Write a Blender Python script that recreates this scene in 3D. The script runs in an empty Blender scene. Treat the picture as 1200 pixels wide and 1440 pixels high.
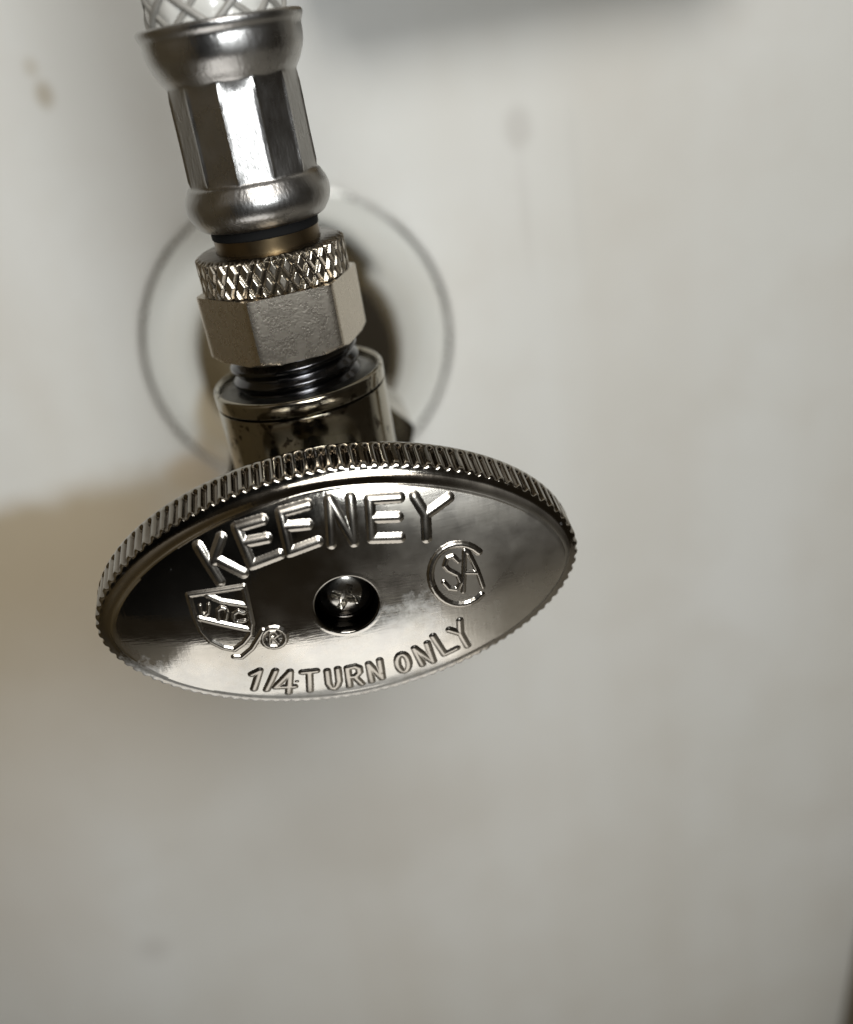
import bpy, bmesh, math, random
import numpy as np
from mathutils import Matrix, Vector
random.seed(7); np.random.seed(7)
MM = 0.001
sc = bpy.context.scene
COL = sc.collection

# ------------------------------------------------------------------ camera
cam = bpy.data.cameras.new('camera')
cam_ob = bpy.data.objects.new('camera', cam); COL.objects.link(cam_ob)
RT = Vector((0.974242, -0.167532, -0.150946)); UP = Vector((0.209929, 0.429354, 0.878399)); FW = Vector((0.082350, 0.887461, -0.453465))
mw = Matrix((RT, UP, -FW)).transposed().to_4x4()
mw.translation = Vector((2.2682, -110.5955, 53.7759))*MM
cam_ob.matrix_world = mw
cam.sensor_fit = 'VERTICAL'; cam.sensor_height = 24.0; cam.sensor_width = 20.0
cam.lens = 1320.93/1440*24.0
cam.clip_start = 0.005; cam.clip_end = 20
cam.dof.use_dof = True; cam.dof.focus_distance = 0.1012; cam.dof.aperture_fstop = 7.2
sc.camera = cam_ob

# ------------------------------------------------------------------ world and lamps
w = bpy.data.worlds.new('World'); sc.world = w; w.use_nodes = True
w.node_tree.nodes['Background'].inputs[0].default_value = (1.0, 0.80, 0.55, 1)
w.node_tree.nodes['Background'].inputs[1].default_value = 0.023

def area(name, loc, target, size, power, col, shape='DISK', size_y=None):
    l = bpy.data.lights.new(name, 'AREA'); l.shape = shape; l.size = size*MM
    if size_y: l.size_y = size_y*MM
    l.energy = power; l.color = col
    o = bpy.data.objects.new(name, l); COL.objects.link(o)
    o.location = Vector(loc)*MM
    d = Vector(target) - Vector(loc)
    o.rotation_euler = d.to_track_quat('-Z', 'Y').to_euler()
    return o
area('hand_lamp', (25, -120, 66), (0, 40, 0), 40, 0.12, (0.92, 0.965, 1.0))
area('room_lamp', (70, -360, 345), (40, 80, -100), 260, 1.95, (1.0, 0.97, 0.93))
area('added_low_fill', (-60, -235, -300), (-60, -235, 0), 290, 0.50, (1.0, 0.985, 0.965), 'RECTANGLE', 330)  # added unseen fill that brightens the lower face of the handle

sc.view_settings.view_transform = 'Standard'; sc.view_settings.look = 'None'
sc.view_settings.exposure = 0.0; sc.view_settings.gamma = 1.0

# ------------------------------------------------------------------ helpers
def mesh(name, verts, faces, m, parent=None, sharp=None, loc=None, smooth=True):
    me = bpy.data.meshes.new(name)
    v = np.asarray(verts, float)*MM
    me.from_pydata(v.tolist(), [], faces if isinstance(faces, list) else faces.tolist())
    me.validate(); me.update()
    bm = bmesh.new(); bm.from_mesh(me); bmesh.ops.recalc_face_normals(bm, faces=bm.faces); bm.to_mesh(me); bm.free()
    if smooth:
        me.shade_smooth()
        if sharp: me.set_sharp_from_angle(angle=math.radians(sharp))
    ob = bpy.data.objects.new(name, me); COL.objects.link(ob)
    if m: me.materials.append(m)
    if parent: ob.parent = parent
    if loc is not None: ob.location = Vector(loc)*MM
    return ob

def empty(name, loc=(0, 0, 0)):
    o = bpy.data.objects.new(name, None); COL.objects.link(o); o.location = Vector(loc)*MM
    o.empty_display_size = 0.01
    return o

def tag(o, label=None, cat=None, kind=None, group=None):
    if label: o['label'] = label
    if cat: o['category'] = cat
    if kind: o['kind'] = kind
    if group: o['group'] = group
    return o

def grid_faces(nr, nc, closed=True):
    f = []
    for i in range(nr-1):
        for j in range(nc if closed else nc-1):
            k = (j+1) % nc
            f.append((i*nc+j, i*nc+k, (i+1)*nc+k, (i+1)*nc+j))
    return f

def fillet(pts, n=5):
    """pts: (r, z[, radius]); rounds the corners that carry a radius"""
    out = []
    for i, p in enumerate(pts):
        if len(p) < 3 or i in (0, len(pts)-1) or p[2] <= 0:
            out.append((p[0], p[1])); continue
        P = np.array(p[:2], float); A = np.array(pts[i-1][:2], float); B = np.array(pts[i+1][:2], float)
        a = A-P; b = B-P; la = np.linalg.norm(a); lb = np.linalg.norm(b); a /= la; b /= lb
        t = min(p[2], la*0.48, lb*0.48)
        s = P+a*t; e = P+b*t
        for k in range(n+1):
            q = k/n
            out.append(tuple((1-q)**2*s+2*q*(1-q)*P+q*q*e))
    return out

def lathe_data(profile, seg=96, axis='Z', rfun=None):
    """verts/faces of a solid of revolution; rfun(theta, r, z) may change the radius"""
    th = np.arange(seg)/seg*2*np.pi
    V = []
    for r, z in profile:
        rr = np.full(seg, float(r)) if rfun is None else rfun(th, float(r), float(z))
        if axis == 'Z': V += list(zip(rr*np.cos(th), rr*np.sin(th), np.full(seg, z)))
        else: V += list(zip(rr*np.cos(th), np.full(seg, z), rr*np.sin(th)))
    return V, grid_faces(len(profile), seg)

def merge(*parts):
    V = []; F = []
    for v, f in parts:
        o = len(V); V += list(v); F += [tuple(i+o for i in q) for q in f]
    return V, F

def tube_data(path, r, sides=8, closed_ends=True):
    path = np.asarray(path, float); n = len(path)
    T = np.gradient(path, axis=0); T /= np.linalg.norm(T, axis=1)[:, None]
    ref = np.array([0, 0, 1.0]) if abs(T[0][2]) < .9 else np.array([1.0, 0, 0])
    V = []; u = np.cross(T[0], ref); u /= np.linalg.norm(u)
    for i in range(n):
        u = u-T[i]*(u@T[i]); u /= np.linalg.norm(u); v = np.cross(T[i], u)
        rr = r if np.isscalar(r) else r[i]
        for k in range(sides):
            a = 2*np.pi*k/sides
            V.append(tuple(path[i]+rr*(np.cos(a)*u+np.sin(a)*v)))
    F = grid_faces(n, sides)
    if closed_ends:
        F.append(tuple(range(sides))); F.append(tuple((n-1)*sides+k for k in range(sides)))
    return V, F

# ------------------------------------------------------------------ materials
def newmat(name):
    m = bpy.data.materials.new(name); m.use_nodes = True
    nt = m.node_tree; b = nt.nodes['Principled BSDF']
    return m, nt, b
def N(nt, typ, **kw):
    n = nt.nodes.new(typ)
    for k, v in kw.items():
        if k in n.inputs: n.inputs[k].default_value = v
        else: setattr(n, k, v)
    return n
def L(nt, a, b): nt.links.new(a, b)
def noise(nt, scale, detail=4, rough=.55, coord='Object', stretch=None):
    tc = N(nt, 'ShaderNodeTexCoord'); src = tc.outputs[coord]
    if stretch:
        mp = N(nt, 'ShaderNodeMapping'); mp.inputs['Scale'].default_value = stretch
        L(nt, src, mp.inputs['Vector']); src = mp.outputs[0]
    n = N(nt, 'ShaderNodeTexNoise', Scale=scale, Detail=detail, Roughness=rough)
    L(nt, src, n.inputs['Vector']); return n.outputs['Fac']
def ramp(nt, fac, stops):
    r = N(nt, 'ShaderNodeValToRGB'); e = r.color_ramp.elements
    while len(e) < len(stops): e.new(0.5)
    for el, (p, c) in zip(e, stops):
        el.position = p; el.color = (c, c, c, 1) if np.isscalar(c) else (*c, 1)
    L(nt, fac, r.inputs[0]); return r.outputs[0]
def math_(nt, op, a, b=None, clamp=False):
    n = N(nt, 'ShaderNodeMath', operation=op, use_clamp=clamp)
    for i, x in enumerate((a, b)):
        if x is None: continue
        if hasattr(x, 'links'): L(nt, x, n.inputs[i])
        else: n.inputs[i].default_value = x
    return n.outputs[0]
def mixc(nt, fac, a, b):
    n = N(nt, 'ShaderNodeMix', data_type='RGBA')
    for idx, x in ((0, fac), (6, a), (7, b)):
        if hasattr(x, 'links'): L(nt, x, n.inputs[idx])
        else: n.inputs[idx].default_value = x if idx == 0 else (*x, 1)
    return n.outputs[2]
def bump(nt, b, h, strength, dist):
    n = N(nt, 'ShaderNodeBump'); n.inputs['Strength'].default_value = strength; n.inputs['Distance'].default_value = dist
    L(nt, h, n.inputs['Height']); L(nt, n.outputs[0], b.inputs['Normal'])
    return n

def metal(name, col, r0, r1, scale=120, spots=0.0, bmp=0.0, bscale=900, spot_col=(.06, .045, .03), grain=None, crevice=False, sthr=.66, var=.78):
    """worn plated metal: blotchy roughness, dark tarnished specks, fine relief"""
    m, nt, b = newmat(name)
    b.inputs['Metallic'].default_value = 1
    n1 = noise(nt, scale, 5)
    L(nt, ramp(nt, n1, [(.35, r0), (.68, r1)]), b.inputs['Roughness'])
    c = mixc(nt, ramp(nt, noise(nt, scale*.6, 4), [(.35, 0), (.75, 1)]), col, tuple(x*var for x in col))
    if spots:
        s = ramp(nt, noise(nt, scale*5, 3, .6), [(sthr, 0), (sthr+.06, 1)])
        c = mixc(nt, math_(nt, 'MULTIPLY', s, spots), c, spot_col)
    if crevice:
        at = N(nt, 'ShaderNodeAttribute', attribute_name='browned').outputs['Fac']
        c = mixc(nt, math_(nt, 'MULTIPLY', at, ramp(nt, n1, [(.25, .55), (.6, 1)])), c, (.05, .036, .02))
    L(nt, c, b.inputs['Base Color'])
    if bmp:
        bump(nt, b, noise(nt, bscale, 3, .6, stretch=grain), bmp, 0.00005)
    return m
CHROME = metal('worn_chrome', (.42, .39, .32), .07, .22, 170, .9, .25, 600, sthr=.585)
DARKCHROME = metal('thread_chrome', (.09, .09, .095), .10, .22, 200, .5, .12, 900)
NICKEL = metal('satin_nickel', (.62, .56, .47), .265, .29, 900, .12, .55, 3600, var=.95)
STEEL = metal('crimped_steel', (.40, .39, .375), 
              .22, .36, 140, .3, .8, 2600, grain=(1, 1, .3))
KNURL = metal('knurled_nickel', (.52, .47, .39), .22, .34, 260, .4, .2, 3000, crevice=True)
BRASS = metal('aged_brass', (.17, .125, .07), .28, .42, 150, .3, .1)
SEAT = metal('grimy_seat', (.10, .095, .08), .25, .5, 400, .8, .5, 900)
PIPE = metal('pipe_chrome', (.58, .54, .48), .08, .2, 120, .4)

# ------------------------------------------------------------------ setting
W = 80.3
def wall_material():
    m, nt, b = newmat('white_painted_wall')
    big = noise(nt, 14, 3, .5); mid = noise(nt, 45, 4, .6)
    c = mixc(nt, ramp(nt, big, [(.3, 0), (.7, 1)]), (.69, .697, .672), (.648, .652, .615))
    c = mixc(nt, ramp(nt, mid, [(.45, 0), (.8, .4)]), c, (.57, .545, .49))
    band = noise(nt, 22, 3, .5, stretch=(1, 1, .10))
    c = mixc(nt, ramp(nt, band, [(.42, 0), (.68, .55)]), c, (.595, .575, .52))
    tc = N(nt, 'ShaderNodeTexCoord')
    def spot(x, z, rx, rz, col, amt, c):
        mp = N(nt, 'ShaderNodeMapping', vector_type='POINT')
        mp.inputs['Location'].default_value = (-x/rx, 0, -z/rz)
        mp.inputs['Scale'].default_value = (1000/rx, 0, 1000/rz)
        L(nt, tc.outputs['Object'], mp.inputs['Vector'])
        ln = N(nt, 'ShaderNodeVectorMath', operation='LENGTH'); L(nt, mp.outputs[0], ln.inputs[0])
        d = math_(nt, 'ADD', ln.outputs['Value'], math_(nt, 'MULTIPLY', math_(nt, 'SUBTRACT', mid, .5), 1.4))
        return mixc(nt, math_(nt, 'MULTIPLY', ramp(nt, d, [(.35, 1), (1.05, 0)]), amt), c, col)
    c = spot(-34.6, 53.5, 2.3, 3.2, (.26, .19, .08), .5, c)       # rusty run on the paint
    c = spot(-35.4, 58, 2.0, 2.4, (.34, .27, .15), .3, c)
    c = spot(50.4, 34, 3.2, 5, (.40, .38, .35), .35, c)          # grey scuffs
    c = spot(50.0, 17, 1.6, 16, (.50, .48, .45), .22, c)
    c = spot(61, 20, 1.6, 26, (.50, .49, .46), .12, c)
    c = spot(-75, -158, 6, 6, (.42, .40, .37), .3, c)
    c = spot(-28, -23, 8, 6, (.44, .31, .15), .6, c)             # rust at the foot of the flange
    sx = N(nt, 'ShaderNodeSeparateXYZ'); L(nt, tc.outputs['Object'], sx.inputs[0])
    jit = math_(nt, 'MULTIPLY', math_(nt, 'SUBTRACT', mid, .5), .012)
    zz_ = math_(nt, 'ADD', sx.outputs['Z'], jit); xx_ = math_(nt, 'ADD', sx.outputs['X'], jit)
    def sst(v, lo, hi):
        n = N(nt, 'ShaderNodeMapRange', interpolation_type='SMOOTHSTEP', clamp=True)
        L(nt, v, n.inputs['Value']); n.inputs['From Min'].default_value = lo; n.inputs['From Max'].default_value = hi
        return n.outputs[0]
    painted_shadow = math_(nt, 'MULTIPLY', math_(nt, 'MULTIPLY', sst(zz_, -.017, -.026), sst(zz_, -.125, -.035)), sst(xx_, -.012, -.042))
    c = mixc(nt, math_(nt, 'MULTIPLY', painted_shadow, .95), c, (.38, .315, .215))    # tan shadow left of the handle, painted into the wall colour
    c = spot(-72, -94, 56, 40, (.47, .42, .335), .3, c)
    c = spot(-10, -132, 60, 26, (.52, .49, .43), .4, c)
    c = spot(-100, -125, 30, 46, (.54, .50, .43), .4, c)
    L(nt, c, b.inputs['Base Color'])
    b.inputs['Roughness'].default_value = .42
    bump(nt, b, noise(nt, 60, 4, .5), .25, .0008)
    return m
V = [(-700, W, -900), (700, W, -900), (700, W, 600), (-700, W, 600)]
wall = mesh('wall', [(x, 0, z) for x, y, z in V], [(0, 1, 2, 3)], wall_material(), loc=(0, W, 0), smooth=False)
tag(wall, 'white painted wall with faint stains behind the valve', kind='structure')

def wood_material():
    m, nt, b = newmat('brown_wood')
    g = noise(nt, 60, 6, .6, stretch=(8, 8, .5))
    L(nt, mixc(nt, ramp(nt, g, [(.3, 0), (.7, 1)]), (.085, .06, .025), (.16, .12, .06)), b.inputs['Base Color'])
    b.inputs['Roughness'].default_value = .5
    return m
bm = bmesh.new(); bmesh.ops.create_cube(bm, size=1)
bmesh.ops.scale(bm, vec=Vector((26, 16, 900))*MM, verts=bm.verts)
bmesh.ops.bevel(bm, geom=list(bm.edges), offset=1.2*MM, segments=3, affect='EDGES')
me = bpy.data.meshes.new('wood_trim'); bm.to_mesh(me); bm.free(); me.shade_smooth(); me.set_sharp_from_angle(angle=.6)
me.materials.append(wood_material())
trim = bpy.data.objects.new('wood_trim', me); COL.objects.link(trim)
trim.location = Vector((138.5+13, W-8.0, -204))*MM; trim.rotation_euler = (0, math.radians(4.2), 0)
tag(trim, 'brown wooden trim strip upright on the white wall, at the lower right corner', 'trim')

def block(name, size, loc, r, m):
    bm = bmesh.new(); bmesh.ops.create_cube(bm, size=1)
    bmesh.ops.scale(bm, vec=Vector(size)*MM, verts=bm.verts)
    bmesh.ops.bevel(bm, geom=list(bm.edges), offset=r*MM, segments=6, affect='EDGES')
    me = bpy.data.meshes.new(name); bm.to_mesh(me); bm.free(); me.shade_smooth(); me.set_sharp_from_angle(angle=.6); me.materials.append(m)
    o = bpy.data.objects.new(name, me); COL.objects.link(o); o.location = Vector(loc)*MM
    return o
tag(block('shade_block', (80, 26, 60), (55, W-13.5, 92.6), 5, wood_material()), 'block added out of view above the valve to shade the wall', kind='structure')  # added above the view to shade the top of the wall
tag(block('added_side_panel', (18, 230, 600), (-152, W-116, 120), 1.5, wood_material()), 'brown wooden side panel standing against the wall, added out of view for dark reflections in the chrome', kind='structure')  # added unseen on the left so the chrome mirrors dark brown there
m_fl, nt, b = newmat('floor_paint')
L(nt, mixc(nt, noise(nt, 12, 4), (.60, .57, .50), (.72, .70, .65)), b.inputs['Base Color']); b.inputs['Roughness'].default_value = .4
tag(block('floor', (1300, 520, 20), (0, W-260.5, -345), 2, m_fl), 'pale floor below the valve', kind='structure')

# ------------------------------------------------------------------ escutcheon and pipe
def escutcheon_material():
    m, nt, b = newmat('flange_chrome')
    b.inputs['Metallic'].default_value = 1
    tc = N(nt, 'ShaderNodeTexCoord')
    mp = N(nt, 'ShaderNodeMapping'); mp.inputs['Location'].default_value = (28/9, 0, 25/8); mp.inputs['Scale'].default_value = (1000/9, 0, 1000/8)
    L(nt, tc.outputs['Object'], mp.inputs['Vector'])
    ln = N(nt, 'ShaderNodeVectorMath', operation='LENGTH'); L(nt, mp.outputs[0], ln.inputs[0])
    nz = noise(nt, 200, 4)
    rust = math_(nt, 'MULTIPLY', ramp(nt, math_(nt, 'ADD', ln.outputs['Value'], math_(nt, 'SUBTRACT', nz, .5)), [(.3, 1), (1.3, 0)]), .8)
    L(nt, mixc(nt, rust, (.93, .94, .93), (.60, .36, .12)), b.inputs['Base Color'])
    L(nt, ramp(nt, noise(nt, 60, 4), [(.3, .05), (.7, .14)]), b.inputs['Roughness'])
    return m
E_R = 31.8
prof = [(E_R-.7, .8)]
rr = np.linspace(E_R-.8, 9.4, 40); sl = np.tan(np.radians(np.interp(rr, [9.4, 14, 19, 25, 31.3], [22, 38, 48, 55, 66])))
hh = 1.0+np.r_[0, np.cumsum(.5*(sl[1:]+sl[:-1])*-np.diff(rr))]
prof += list(zip(rr, hh)); hm = hh[-1]
prof += [(8.9, hm+.1), (8.4, hm-.3), (8.4, hm-4)]
v, f = lathe_data([(r, -y) for r, y in prof], 128, 'Y')
esc = mesh('escutcheon', v, f, escutcheon_material(), loc=(0, W-.05, 0), sharp=50)
v, f = lathe_data([(E_R-1.1, -.6)]+[(E_R-.4+.42*math.cos(q), -(.6+.42*math.sin(q))) for q in np.radians(np.linspace(-80, 160, 16))], 128, 'Y')
mesh('rim', v, f, metal('dull_rim', (.78, .77, .73), .24, .36, 120, .5), esc)
tag(esc, 'round chrome wall flange around the pipe, behind the valve', 'pipe flange')
v, f = lathe_data([(7.9, 14), (7.9, W+6)], 64, 'Y')
pipe = mesh('supply_pipe', v, f, PIPE)
tag(pipe, 'short chrome pipe running from the wall flange into the back of the valve', 'pipe')

# ------------------------------------------------------------------ shutoff valve
valve = tag(empty('shutoff_valve'), 'chrome quarter-turn angle stop valve with an oval handle', 'valve')
up = fillet([(3, -9.6), (9.0, -9.6, 1.5), (10.1, -7, 2), (10.15, 2, 3), (10.2, 10, 3), (10.25, 17.25, .06), (9.3, 17.3), (9.3, 17.55), (10.3, 17.6, .08),
             (10.35, 19.2, .35), (9.95, 19.5, .25), (9.65, 19.2, .1), (9.6, 18.5), (7.0, 18.5)], 4)
A = lathe_data(up, 128)
B = lathe_data(fillet([(3, -10.6), (9.3, -10.6, .8), (10.2, -8.5, 1.2), (10.2, 6, 3), (11.6, 12, 1.5), (12.0, 17.6, .4), (6, 17.6)], 4), 96, 'Y')
body = mesh('valve_body', *merge(A, B), CHROME, valve, sharp=38)
def hex_solid(AF, z0, z1, ch0, ch1, rot=0., seg=192, axis='Z', inner=3., p=46, rows=14):
    ap = AF/2; AC = ap/math.cos(math.pi/6)
    th = np.arange(seg)/seg*2*np.pi
    def rad(z):
        s = sum(np.maximum(np.cos(th-rot-k*np.pi/3), 0)**p for k in range(6))
        r = ap/s**(1/p)
        lim = 1e9
        if ch0: lim = min(lim, AC-ch0+(z-z0)*1.75)
        if ch1: lim = min(lim, AC-ch1+(z1-z)*1.75)
        return np.minimum(r, lim)
    zs = np.unique(np.r_[np.linspace(z0, z0+.9, 6), np.linspace(z0+.9, z1-.9, 4), np.linspace(z1-.9, z1, 6)])
    V = []
    rings = [(z0, None)]+[(z, rad(z)) for z in zs]+[(z1, None)]
    for z, r in rings:
        if r is None: r = np.full(seg, inner)
        if axis == 'Z': V += list(zip(r*np.cos(th), r*np.sin(th), np.full(seg, z)))
        else: V += list(zip(r*np.cos(th), np.full(seg, z), r*np.sin(th)))
    return V, grid_faces(len(rings), seg)
mesh('compression_nut', *hex_solid(25.8, 17.2, 30.0, 1.1, 1.1, rot=-.35, axis='Y', inner=8.), CHROME, valve, sharp=25)
# threads of the outlet: a real helix
th = np.linspace(0, 2*np.pi, 97)[:-1]
v, f = lathe_data(fillet([(6.5, 19.0), (8.3, 19.0, .3), (9.5, 18.7), (9.5, 18.4)], 3), 96)
mesh('outlet_seat', v, f, SEAT, valve, sharp=40)
zs = np.linspace(17.9, 24.6, 120); pitch = 1.8
V = []
for z in zs:
    ph = (z/pitch-th/(2*np.pi)) % 1.0
    r = 7.05+.62*np.clip(1.35*(1-np.abs(2*ph-1))-.1, 0, 1)
    V += list(zip(r*np.cos(th), r*np.sin(th), np.full(96, z)))
mesh('outlet_thread', V, grid_faces(len(zs), 96), DARKCHROME, valve)
# bonnet and packing nut towards the handle
v, f = lathe_data(fillet([(3, -9.5), (7.6, -9.5), (7.6, -11.6, .4), (6.8, -12.0, .3), (6.8, -14.2, .5), (3, -14.4)], 4), 64, 'Y')
mesh('bonnet', v, f, CHROME, valve, sharp=35)
v, f = lathe_data([(3.2, -12), (3.2, -19)], 32, 'Y')
mesh('stem', v, f, DARKCHROME, valve)

# ------------------------------------------------------------------ oval handle
HU, HV, PHI = .16, .88, -.05
FA, FB, FN = 24.85, 12.72, 1.86
def dome(u, v):
    r = np.sqrt((np.asarray(u)/24.9)**2+(np.asarray(v)/12.75)**2)
    return 22.35+2.1*(1-np.minimum(r, 1.06)**3)
def oval(a, b, n, cnt):
    t = np.linspace(0, 2*np.pi, 20001)
    x = a*np.sign(np.cos(t))*np.abs(np.cos(t))**(2/n); y = b*np.sign(np.sin(t))*np.abs(np.sin(t))**(2/n)
    s = np.r_[0, np.cumsum(np.hypot(np.diff(x), np.diff(y)))]
    q = np.linspace(0, s[-1], cnt+1)[:-1]
    return np.c_[np.interp(q, s, x), np.interp(q, s, y)]
TEETH, SUB = 112, 10
NC = TEETH*SUB
base = oval(26.8, 14.8, FN, NC)
tg = np.roll(base, -8, 0)-np.roll(base, 8, 0); tg /= np.linalg.norm(tg, axis=1)[:, None]
nrm = np.c_[tg[:, 1], -tg[:, 0]]
for _ in range(3): nrm = (np.roll(nrm, 3, 0)+nrm+np.roll(nrm, -3, 0)); nrm /= np.linalg.norm(nrm, axis=1)[:, None]
ph = (np.arange(NC) % SUB)/SUB
tooth = -0.38*np.clip((np.abs(2*ph-1)-.34)/.42, 0, 1)       # groove depth round the rim
wob = np.repeat(np.random.uniform(-.05, .05, TEETH), SUB)
rows = [(-3.2, 16.9, 0), (-1.2, 16.0, 0), (-.35, 15.75, 0), (.18, 15.85, 0), (.36, 16.15, 0), (.36, 16.5, 0), (.32, 16.75, .6), (.30, 16.95, 1)]
rows += [(.28-.28*k/8, 17.1+3.3*k/8, 1) for k in range(9)]
rows += [(-.03, 20.65, .95), (-.10, 20.85, .8), (-.22, 21.02, .55), (-.38, 21.13, .25), (-.55, 21.18, 0)]
rows += [(-.8, 21.24, 0), (-1.15, 21.42, 0), (-1.5, 21.72, 0), (-1.72, 22.02, 0), (-1.84, 22.22, 0), (-1.93, 22.32, 0), (-2.02, 22.37, 0)]
V = []
for off, n, amp in rows:
    P = base+nrm*(off+amp*(tooth+wob*(tooth < 0)))[:, None]
    V += list(zip(P[:, 0], np.full(NC, -n), P[:, 1]))
# face: from the crest to the screw recess
crest = base+nrm*(-2.05)
HOLE = 3.36
ang = np.arctan2(crest[:, 1], crest[:, 0]); circ = np.c_[np.cos(ang), np.sin(ang)]
for s in list(1-np.linspace(0.004, 1, 70)[:-1]):
    P = crest*s+(HOLE+.35)*circ*(1-s)
    V += list(zip(P[:, 0], -dome(P[:, 0], P[:, 1]), P[:, 1]))
top = float(dome(3.6, 0))
for r, n in ((HOLE+.28, top+.02), (HOLE+.16, top+.0), (HOLE+.05, top-.08), (HOLE, top-.25), (HOLE-.02, top-1.2), (HOLE-.05, top-2.5), (HOLE-.3, top-2.75), (1.4, top-2.8), (.3, top-2.8)):
    P = circ*r
    V += list(zip(P[:, 0], np.full(NC, -n), P[:, 1]))
V = np.array(V)
F = grid_faces(len(V)//NC, NC)

def handle_material():
    m, nt, b = newmat('handle_chrome')
    out = nt.nodes['Material Output']
    b.inputs['Metallic'].default_value = 1
    tc = N(nt, 'ShaderNodeTexCoord')
    dull = N(nt, 'ShaderNodeAttribute', attribute_name='dull').outputs['Fac']
    film = N(nt, 'ShaderNodeAttribute', attribute_name='film').outputs['Fac']
    n1 = noise(nt, 260, 6, .6); n2 = noise(nt, 1100, 5, .65); n3 = noise(nt, 90, 4, .6)
    d = math_(nt, 'ADD', dull, math_(nt, 'MULTIPLY', math_(nt, 'SUBTRACT', n3, .5), .9))
    dm = ramp(nt, d, [(.25, 0), (.75, 1)])
    L(nt, math_(nt, 'ADD', math_(nt, 'MULTIPLY', dm, .30), ramp(nt, n1, [(.35, .07), (.7, .14)])), b.inputs['Roughness'])
    c = mixc(nt, ramp(nt, n3, [(.35, 0), (.7, 1)]), (.50, .475, .43), (.31, .29, .25))
    recess_dark = N(nt, 'ShaderNodeAttribute', attribute_name='recess_dark').outputs['Fac']
    c = mixc(nt, recess_dark, c, (.02, .018, .016))
    rim_brown = N(nt, 'ShaderNodeAttribute', attribute_name='browned').outputs['Fac']
    c = mixc(nt, math_(nt, 'MULTIPLY', rim_brown, ramp(nt, n1, [(.3, .8), (.6, 1)])), c, (.075, .052, .028))
    sp = ramp(nt, n2, [(.66, 0), (.74, 1)])
    c = mixc(nt, math_(nt, 'MULTIPLY', sp, .6), c, (.07, .05, .035))
    L(nt, c, b.inputs['Base Color'])
    sc_ = noise(nt, 500, 2, .5, stretch=(1, 1, 9)); sc2 = noise(nt, 420, 2, .5, stretch=(7, 1, 1))
    bump(nt, b, math_(nt, 'ADD', n2, math_(nt, 'ADD', sc_, sc2)), .09, .00006)
    fb = N(nt, 'ShaderNodeBsdfPrincipled')
    L(nt, mixc(nt, ramp(nt, n1, [(.35, 0), (.65, 1)]), (.68, .68, .64), (.56, .555, .545)), fb.inputs['Base Color']); fb.inputs['Roughness'].default_value = .36
    fbn = N(nt, 'ShaderNodeBump'); fbn.inputs['Strength'].default_value = .5; fbn.inputs['Distance'].default_value = .0001
    L(nt, n2, fbn.inputs['Height']); L(nt, fbn.outputs[0], fb.inputs['Normal'])
    e = math_(nt, 'ADD', film, math_(nt, 'ADD', math_(nt, 'MULTIPLY', math_(nt, 'SUBTRACT', n2, .5), 1.5), math_(nt, 'MULTIPLY', math_(nt, 'SUBTRACT', n1, .5), .6)))
    fm = math_(nt, 'MULTIPLY', ramp(nt, e, [(.3, 0), (1.2, 1)]), .45)
    mx = N(nt, 'ShaderNodeMixShader')
    L(nt, fm, mx.inputs[0]); L(nt, b.outputs[0], mx.inputs[1]); L(nt, fb.outputs[0], mx.inputs[2])
    L(nt, mx.outputs[0], out.inputs['Surface'])
    return m
HMAT = handle_material()
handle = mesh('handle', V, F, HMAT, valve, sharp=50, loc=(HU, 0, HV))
handle.rotation_euler = (0, -PHI, 0)
# mineral deposit, part painted reflection, along the lower edge and a smear beside the screw; dull worn patch on the other side
co = np.empty(len(handle.data.vertices)*3); handle.data.vertices.foreach_get('co', co); co = co.reshape(-1, 3)/MM
u, vv, yy = co[:, 0], co[:, 2], co[:, 1]
edge = np.interp(u, [-27, -24, -18, -13, -7.5, -4, 2, 7, 9, 11, 14, 27], [-3.0, -4.0, -4.4, -5.8, -4.9, -3.9, -2.6, .2, -.6, -3.6, -6.8, -9])
film = 1/(1+np.exp((vv-edge)/.9))
film *= np.interp(u, [3, 8, 12, 18], [1, .8, .4, .1])
film *= 1-.55*np.exp(-((vv+8.6)/2.0)**2)*np.interp(u, [1, 5], [0, 1])
film *= (yy < -21.0)*(np.hypot(u, vv) > HOLE+.25)
dull = np.interp(u, [-8, 8, 14], [.22, .75, .9])*np.interp(vv, [-8, -3, 3, 9, 13], [.5, .55, .8, .75, .3])*(yy < -21.3)
rad = np.hypot(u, vv)
recess_dark = np.clip((HOLE+.30-rad)/.28, 0, 1)*(yy < -15)  # darkens the screw recess and its lip
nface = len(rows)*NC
rim_brown = np.zeros(len(u))
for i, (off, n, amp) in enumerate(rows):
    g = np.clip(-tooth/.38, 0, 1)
    rim_brown[i*NC:(i+1)*NC] = np.maximum(amp*(.50+.48*g), .45 if off < -.5 and n > 21 and off > -1.75 else (.5 if n < 16.3 else 0))  # dark brown over teeth, chamfer and back edge, deepest in the grooves
for nm, arr in (('browned', rim_brown), ('film', film), ('dull', dull), ('recess_dark', recess_dark)):
    at = handle.data.attributes.new(nm, 'FLOAT', 'POINT'); at.data.foreach_set('value', arr.astype(np.float32))

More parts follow.
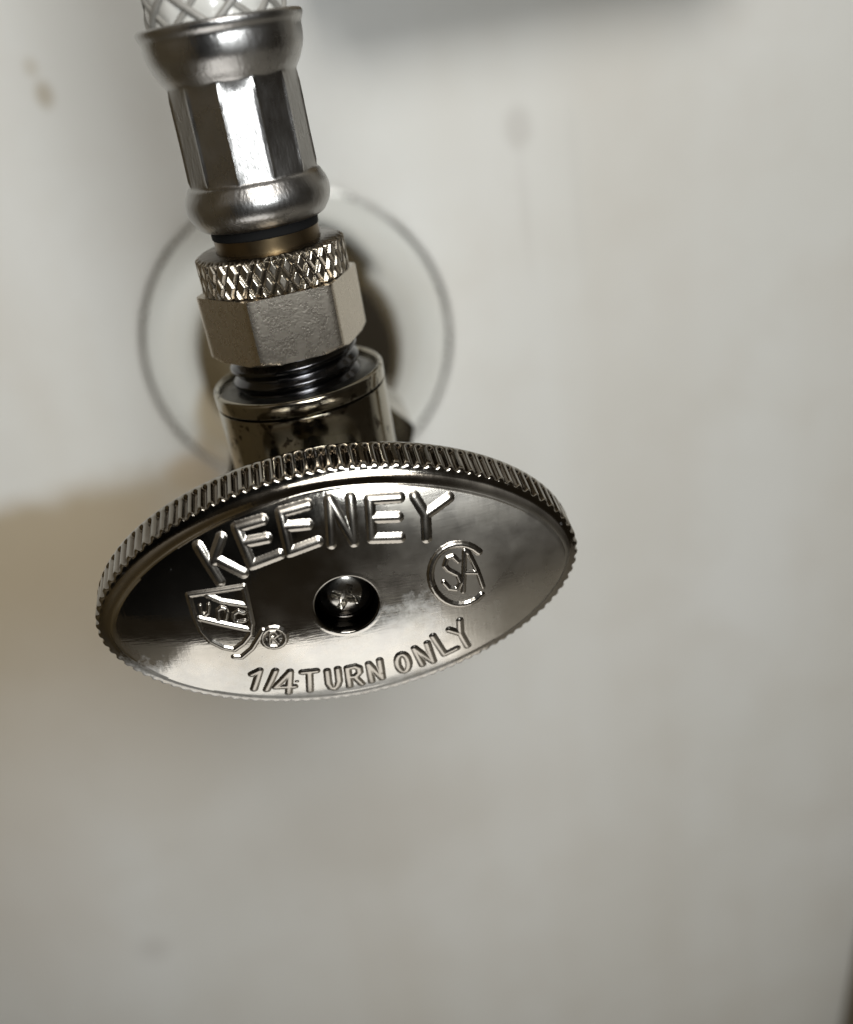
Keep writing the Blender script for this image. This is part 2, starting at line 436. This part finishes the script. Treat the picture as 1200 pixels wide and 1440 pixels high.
def emboss(name, strokes, w0, w1, H, m, parent, step):
    """raised lettering: a height field round the strokes, laid on the domed face"""
    S = [np.array(s, float) for s in strokes]
    allp = np.vstack(S); lo = allp.min(0)-w1-2*step; hi = allp.max(0)+w1+2*step
    xs = np.arange(lo[0], hi[0], step); ys = np.arange(lo[1], hi[1], step)
    X, Y = np.meshgrid(xs, ys); D = np.full(X.shape, 9.0)
    for s in S:
        for a, b in zip(s[:-1], s[1:]):
            d = b-a; l2 = max(d@d, 1e-9)
            t = np.clip(((X-a[0])*d[0]+(Y-a[1])*d[1])/l2, 0, 1)
            D = np.minimum(D, np.hypot(X-a[0]-t*d[0], Y-a[1]-t*d[1]))
    q = np.clip((D-w0)/(w1-w0), 0, 1)
    h = H*(1-q*q*(3-2*q))*(1-.12*np.clip(D/w0, 0, 1)**2)-.03*(q >= .98)
    Z = dome(X, Y)+h
    keep = D < w1+step*1.5
    idx = -np.ones(X.shape, int); cells = []
    for i in range(X.shape[0]-1):
        for j in range(X.shape[1]-1):
            if keep[i, j] and keep[i+1, j] and keep[i, j+1] and keep[i+1, j+1]: cells.append((i, j))
    used = {}
    V = []; F = []
    def vid(i, j):
        if (i, j) not in used: used[(i, j)] = len(V); V.append((X[i, j], -Z[i, j], Y[i, j]))
        return used[(i, j)]
    for i, j in cells: F.append((vid(i, j), vid(i, j+1), vid(i+1, j+1), vid(i+1, j)))
    return mesh(name, V, F, m, parent)
LETTER = metal('letter_chrome', (.36, .335, .295), .20, .30, 300, .6, .12, 1200)
STROKES = [["K","L",[[[-13.96,9.13],[-12.49,5.13]],[[-11.48,9.7],[-12.77,7.39]],[[-12.38,7.56],[-9.96,5.7]]]],["E","L",[[[-7.03,10.89],[-9.78,10.48],[-8.94,6.46],[-5.96,7.15]],[[-9.21,8.91],[-6.93,9.03]]]],["E","L",[[[-2.23,11.66],[-5.13,11.32],[-4.92,7.21],[-1.87,7.85]],[[-4.86,9.88],[-2.57,9.75]]]],["N","L",[[[-0.53,7.38],[-0.01,11.85],[1.8,7.15],[2.16,11.65]]]],["E","L",[[[7.23,10.81],[4.07,11.18],[3.69,7.19],[6.67,6.7]],[[3.97,9.32],[6.76,8.91]]]],["Y","L",[[[8.76,10.64],[9.64,8.59],[9.41,6.11]],[[12.38,9.81],[9.64,8.59]]]],["1","S",[[[-11.46,-7.1],[-10.52,-6.67],[-11.68,-9.58]]]],["/","S",[[[-8.88,-7.06],[-10.33,-9.99]]]],["4","S",[[[-8.03,-11.08],[-7.32,-7.52],[-9.32,-9.69],[-7.24,-10.05]]]],["-","D",[[[-6.88,-9.25],[-6.8,-9.27]]]],["T","S",[[[-6.04,-7.92],[-4.49,-8.06]],[[-5.27,-7.98],[-5.65,-11.28]]]],["U","S",[[[-3.34,-8.34],[-3.46,-10.51],[-3.25,-11.4],[-2.87,-11.66],[-2.5,-11.2],[-2.25,-10.46],[-2.15,-8.3]]]],["R","S",[[[-1.17,-11.75],[-1.09,-8.45],[-0.25,-8.39],[0.19,-8.79],[0.19,-9.51],[-0.27,-10.06],[-1.07,-10.02]],[[-0.43,-10.08],[0.22,-11.7]]]],["N","S",[[[1.38,-11.59],[1.31,-8.41],[2.63,-11.38],[2.58,-8.18]]]],["O","S",[[[5.8,-9.36],[5.79,-9.95],[5.68,-10.47],[5.49,-10.83],[5.25,-10.96],[5.0,-10.82],[4.77,-10.46],[4.6,-9.93],[4.52,-9.34],[4.53,-8.77],[4.65,-8.31],[4.84,-8.0],[5.07,-7.9],[5.32,-8.0],[5.55,-8.31],[5.71,-8.78],[5.8,-9.36]]]],["N","S",[[[7.36,-10.47],[6.61,-7.42],[8.66,-10.35],[8.1,-7.08]]]],["L","S",[[[8.82,-6.21],[10.0,-9.49],[11.47,-8.97]]]],["Y","S",[[[10.72,-5.81],[11.98,-6.72],[12.74,-9.06]],[[12.01,-4.84],[11.98,-6.72]]]],["shield","M",[[[-15.96,4.1],[-10.2,4.23],[-10.18,2.27],[-10.2,-0.24],[-10.56,-1.54],[-11.49,-2.56],[-12.65,-3.29],[-13.7,-2.81],[-14.85,-1.76],[-15.55,-0.27],[-15.85,1.76],[-15.96,4.1]],[[-14.09,3.85],[-12.88,2.95],[-10.37,2.02]],[[-15.4,1.24],[-13.11,0.15],[-10.52,-1.02]]]],["u","T",[[[-15.03,2.73],[-15.09,1.91],[-14.83,1.55],[-14.46,1.75],[-14.15,2.73]]]],["p","T",[[[-13.52,0.75],[-13.34,1.96],[-12.92,2.19],[-12.52,1.96],[-12.5,1.5],[-12.76,0.76]]]],["c","T",[[[-10.79,1.14],[-11.28,1.49],[-11.79,1.25],[-11.95,0.62],[-11.71,0.15],[-10.85,0.22]]]],["tail","M",[[[-12.84,-4.22],[-12.07,-4.44],[-10.74,-3.43],[-9.76,-2.11],[-9.23,-1.38]]]],["ring","M",[[[-6.99,-2.74],[-7.17,-3.2],[-7.51,-3.56],[-7.96,-3.76],[-8.45,-3.76],[-8.91,-3.57],[-9.26,-3.21],[-9.45,-2.74],[-9.46,-2.24],[-9.28,-1.78],[-8.94,-1.44],[-8.5,-1.25],[-8.01,-1.25],[-7.56,-1.44],[-7.2,-1.78],[-7.0,-2.24],[-6.99,-2.74]]]],["r","T",[[[-8.79,-3.09],[-8.54,-1.65],[-7.98,-1.7],[-7.77,-2.16],[-8.11,-2.44],[-8.61,-2.41]],[[-8.23,-2.49],[-7.85,-3.28]]]],["C","M2",[[[14.87,3.29],[14.34,3.88],[13.71,4.33],[13.03,4.62],[12.32,4.74],[11.62,4.68],[10.96,4.45],[10.37,4.05],[9.9,3.5],[9.54,2.83],[9.34,2.06],[9.28,1.23],[9.39,0.39],[9.66,-0.43],[10.07,-1.18],[10.61,-1.82],[11.24,-2.33],[11.95,-2.66],[12.68,-2.8],[13.41,-2.74],[14.08,-2.48],[14.68,-2.04]]]],["S","M3",[[[12.5,2.71],[11.98,3.47],[11.29,3.36],[10.95,2.6],[11.31,1.96],[12.26,1.17],[12.51,0.15],[12.01,-0.61],[11.18,-0.31],[10.66,0.58]]]],["A","M3",[[[12.68,-1.08],[13.3,3.81],[13.73,3.44],[14.5,1.02],[14.94,-1.05]],[[13.0,1.28],[14.4,0.94]]]]]
SHIELD = []; SHIELD_TEXT = []; MARK = []; MARK_IN = []
for name, kind, st in STROKES:
    if kind == 'L': emboss('letter', st, .16, .64, .24, LETTER, handle, .085)
    elif kind == 'S': emboss('letter' if name.isalpha() else ('digit' if name.isdigit() else 'stroke'), st, .13, .50, .20, LETTER, handle, .075)
    elif kind == 'D': emboss('dot', st, .08, .25, .12, LETTER, handle, .06)
    elif kind == 'M': SHIELD += st
    elif kind == 'T': SHIELD_TEXT += st
    elif kind == 'M2': MARK += st
    else: MARK_IN += st
shield = emboss('shield_emblem', SHIELD, .10, .38, .22, LETTER, handle, .06)
emboss('emblem_lettering', SHIELD_TEXT, .10, .27, .20, LETTER, handle, .05)
emboss('round_emblem', MARK, .14, .46, .26, LETTER, handle, .07)
emboss('emblem_lettering', MARK_IN, .10, .34, .2, LETTER, handle, .055)

SEAT2 = metal('screw_steel', (.50, .48, .44), .12, .28, 400, .7, .2, 900)
# cross-slot screw sunk in the recess
seg = 64; V = []; rr = np.r_[np.linspace(.02, 2.5, 26), 2.66, 2.72]
th = np.arange(seg*2)/(seg*2)*2*np.pi
top0 = top-2.77
for r in rr:
    z = top0+1.15*math.sqrt(max(0, 1-(r/2.75)**2))*.9+.15
    x = r*np.cos(th+.5); y = r*np.sin(th+.5)
    slot = np.minimum(np.abs(x)+np.maximum(np.abs(y)-1.45, 0)*3, np.abs(y)+np.maximum(np.abs(x)-1.45, 0)*3)
    dz = -.95*np.clip((.42-slot)/.16, 0, 1)
    V += list(zip(r*np.cos(th), -(z+dz), r*np.sin(th)))
V += list(zip(2.72*np.cos(th), np.full(seg*2, -(top0-.2)), 2.72*np.sin(th)))
mesh('screw', V, grid_faces(len(rr)+1, seg*2), SEAT2, handle, sharp=40)

# ------------------------------------------------------------------ supply hose
hose = tag(empty('supply_hose', (0, 0, 20)), 'braided water supply hose with a crimped steel end, screwed onto the valve outlet', 'hose')
def at_hose(v): return [(x, y, z-20) for x, y, z in v]
# coupling nut: hexagon below, knurled ring above
v1, f1 = hex_solid(16.45, 23.3, 30.75, .85, .15, rot=math.radians(-15+30-90-7.5), axis='Z', inner=6.5, p=60)
nut = mesh('coupling_nut', at_hose(v1), f1, NICKEL, hose, sharp=28)
nth = 480; zs = np.linspace(30.6, 34.9, 58); th = np.arange(nth)/nth*2*np.pi
V = [(6.0*math.cos(a), 6.0*math.sin(a), 30.6-20) for a in th]
for z in zs:
    tri = lambda q: np.abs(((q) % 1.0)*2-1)
    a = tri(th*34/(2*np.pi)+(z-30.6)/3.1); b_ = tri(th*34/(2*np.pi)-(z-30.6)/3.1)
    h = .42*np.clip(1.25*np.minimum(1-a, 1-b_)*1.6, 0, .9)
    endf = min(1, (z-30.6)/.35+.0, (34.9-z)/.35+.0)
    r = 8.02+h*max(endf, 0)+.12*min(1, max(0, endf))-.15*(1-min(1, max(0, endf)))
    V += list(zip(r*np.cos(th), r*np.sin(th), np.full(nth, z-20)))
V += [(6.0*math.cos(a), 6.0*math.sin(a), 34.95-20) for a in th]
ring = mesh('knurled_ring', V, grid_faces(len(zs)+2, nth), KNURL, hose, sharp=45)
rad = np.hypot(*np.array(V)[:, :2].T)
at = ring.data.attributes.new('browned', 'FLOAT', 'POINT')
at.data.foreach_set('value', np.clip((8.40-rad)/.25, 0, .9).astype(np.float32))  # dark brown towards the bottom of the knurl grooves
v, f = lathe_data([(5.95, 33.5-20), (5.95, 37.5-20)], 96)
mesh('brass_sleeve', v, f, BRASS, hose)
BAND_SHADOW, nt, b = newmat('band_shadow_black')
b.inputs['Base Color'].default_value = (.004, .004, .004, 1); b.inputs['Roughness'].default_value = .8; b.inputs['Specular IOR Level'].default_value = .2
v, f = lathe_data(fillet([(5.5, 36.3), (6.05, 36.4, .2), (6.1, 37.9, .2), (5.5, 38.0)], 3), 96)
mesh('collar_shadow_band', at_hose(v), f, BAND_SHADOW, hose)  # black band standing in for the shadow under the collar
# crimped collar
prof = fillet([(5.2, 38.0), (5.75, 37.4, .3), (6.9, 37.5, 1.2), (7.98, 39.0, 1.6), (8.1, 40.6, 1.3), (7.4, 42.0, .6), (7.08, 42.3, .2), (6.98, 46), (6.9, 51.9), (6.95, 52.2, .3),
               (7.5, 53.0, .9), (8.15, 54.4, 1.2), (8.3, 55.6, .9), (8.3, 56.4, .5), (8.62, 56.95, .3), (8.66, 57.45, .25), (8.3, 57.7, .2), (7.2, 57.2)], 6)
zz = [];
for (r0, z0), (r1, z1) in zip(prof[:-1], prof[1:]):
    n = 6 if abs(z1-z0) > 2 else 1
    for k in range(n): zz.append((r0+(r1-r0)*k/n, z0+(z1-z0)*k/n))
zz.append(prof[-1])
def crimp(th, r, z):
    q = max(0, min(1, (z-42.2)/.6))*max(0, min(1, (52.2-z)/.6))
    if q <= 0: return np.full(len(th), r)
    a = (th-math.radians(-87)+math.pi/12) % (math.pi/6)-math.pi/12
    flat = .985*r/np.maximum(np.cos(a), .9)
    ridge = np.clip((np.abs(a)-.225)/.03, 0, 1)*.10          # seam left between the crimping jaws
    return r*(1-q)+(flat-.02+ridge*.8)*q
v, f = lathe_data(zz, 360, rfun=crimp)
collar = mesh('crimp_collar', at_hose(v), f, STEEL, hose, sharp=24)
# the hose itself: pale sleeve with crossed braid strands
def hose_path(t):            # t in mm above the collar
    t = np.asarray(t, float)
    return np.c_[.0006*t**2, .0012*t**2, 37+t-.0004*t**2]
m_sl, nt, b = newmat('pale_vinyl')
b.inputs['Base Color'].default_value = (.52, .515, .48, 1); b.inputs['Roughness'].default_value = .25
b.inputs['Coat Weight'].default_value = .6; b.inputs['Subsurface Weight'].default_value = .0
m_st, nt, b = newmat('braid_fibre')
L(nt, mixc(nt, noise(nt, 900, 3), (.17, .163, .145), (.28, .27, .245)), b.inputs['Base Color']); b.inputs['Roughness'].default_value = .4
t = np.linspace(-1.5, 210, 120)
v, f = tube_data(hose_path(np.linspace(-1.5, 210, 520)), 7.0, 120, False)
v = np.array(v); tt = np.repeat(np.linspace(-1.5, 210, 520), 120); c0 = hose_path(tt)
an = np.arctan2(v[:, 1]-c0[:, 1], v[:, 0]-c0[:, 0])
k1 = np.abs(np.sin((an-tt/5.74-.25)*5)); k2 = np.abs(np.sin((an+tt/5.74-.25)*5))
v = c0+(v-c0)*(.955+.06*np.minimum(k1, k2)**.6)[:, None]
sleeve = mesh('braided_hose', v, f, m_sl, hose)
for k in range(20):
    sgn = 1 if k < 10 else -1
    t = np.linspace(-1.2, 208, 420); c0 = hose_path(t)
    a = sgn*t/(7.0*.82)+2*np.pi*(k % 10)/10+.25
    lift = 6.86+.12*np.sign(sgn)*np.cos(a*5)
    P = c0+np.c_[lift*np.cos(a), lift*np.sin(a), 0*a]
    mesh('braid_strand', *tube_data(P, .40, 6), m_st, hose)

# ------------------------------------------------------------------ the phone that takes the picture, mirrored in the chrome
m_ph, nt, b = newmat('black_glass')
b.inputs['Base Color'].default_value = (.004, .004, .004, 1); b.inputs['Roughness'].default_value = .6; b.inputs['Specular IOR Level'].default_value = .15
bm = bmesh.new(); bmesh.ops.create_cube(bm, size=1)
bmesh.ops.scale(bm, vec=Vector((96, 184, 8))*MM, verts=bm.verts)
bmesh.ops.bevel(bm, geom=[e for e in bm.edges if abs(e.verts[0].co.z-e.verts[1].co.z) > 1e-4], offset=9*MM, segments=6, affect='EDGES')
bmesh.ops.bevel(bm, geom=[e for e in bm.edges if abs(e.verts[0].co.z-e.verts[1].co.z) < 1e-6], offset=1.5*MM, segments=3, affect='EDGES')
me = bpy.data.meshes.new('phone'); bm.to_mesh(me); bm.free(); me.shade_smooth(); me.set_sharp_from_angle(angle=.6); me.materials.append(m_ph)
phone = bpy.data.objects.new('phone', me); COL.objects.link(phone)
phone.matrix_world = cam_ob.matrix_world @ Matrix.Translation(Vector((-58, -88, 26))*MM) @ Matrix.Rotation(math.radians(-14), 4, 'Z')
tag(phone, 'black phone held up before the valve, mirrored dark in its oval handle', 'phone')
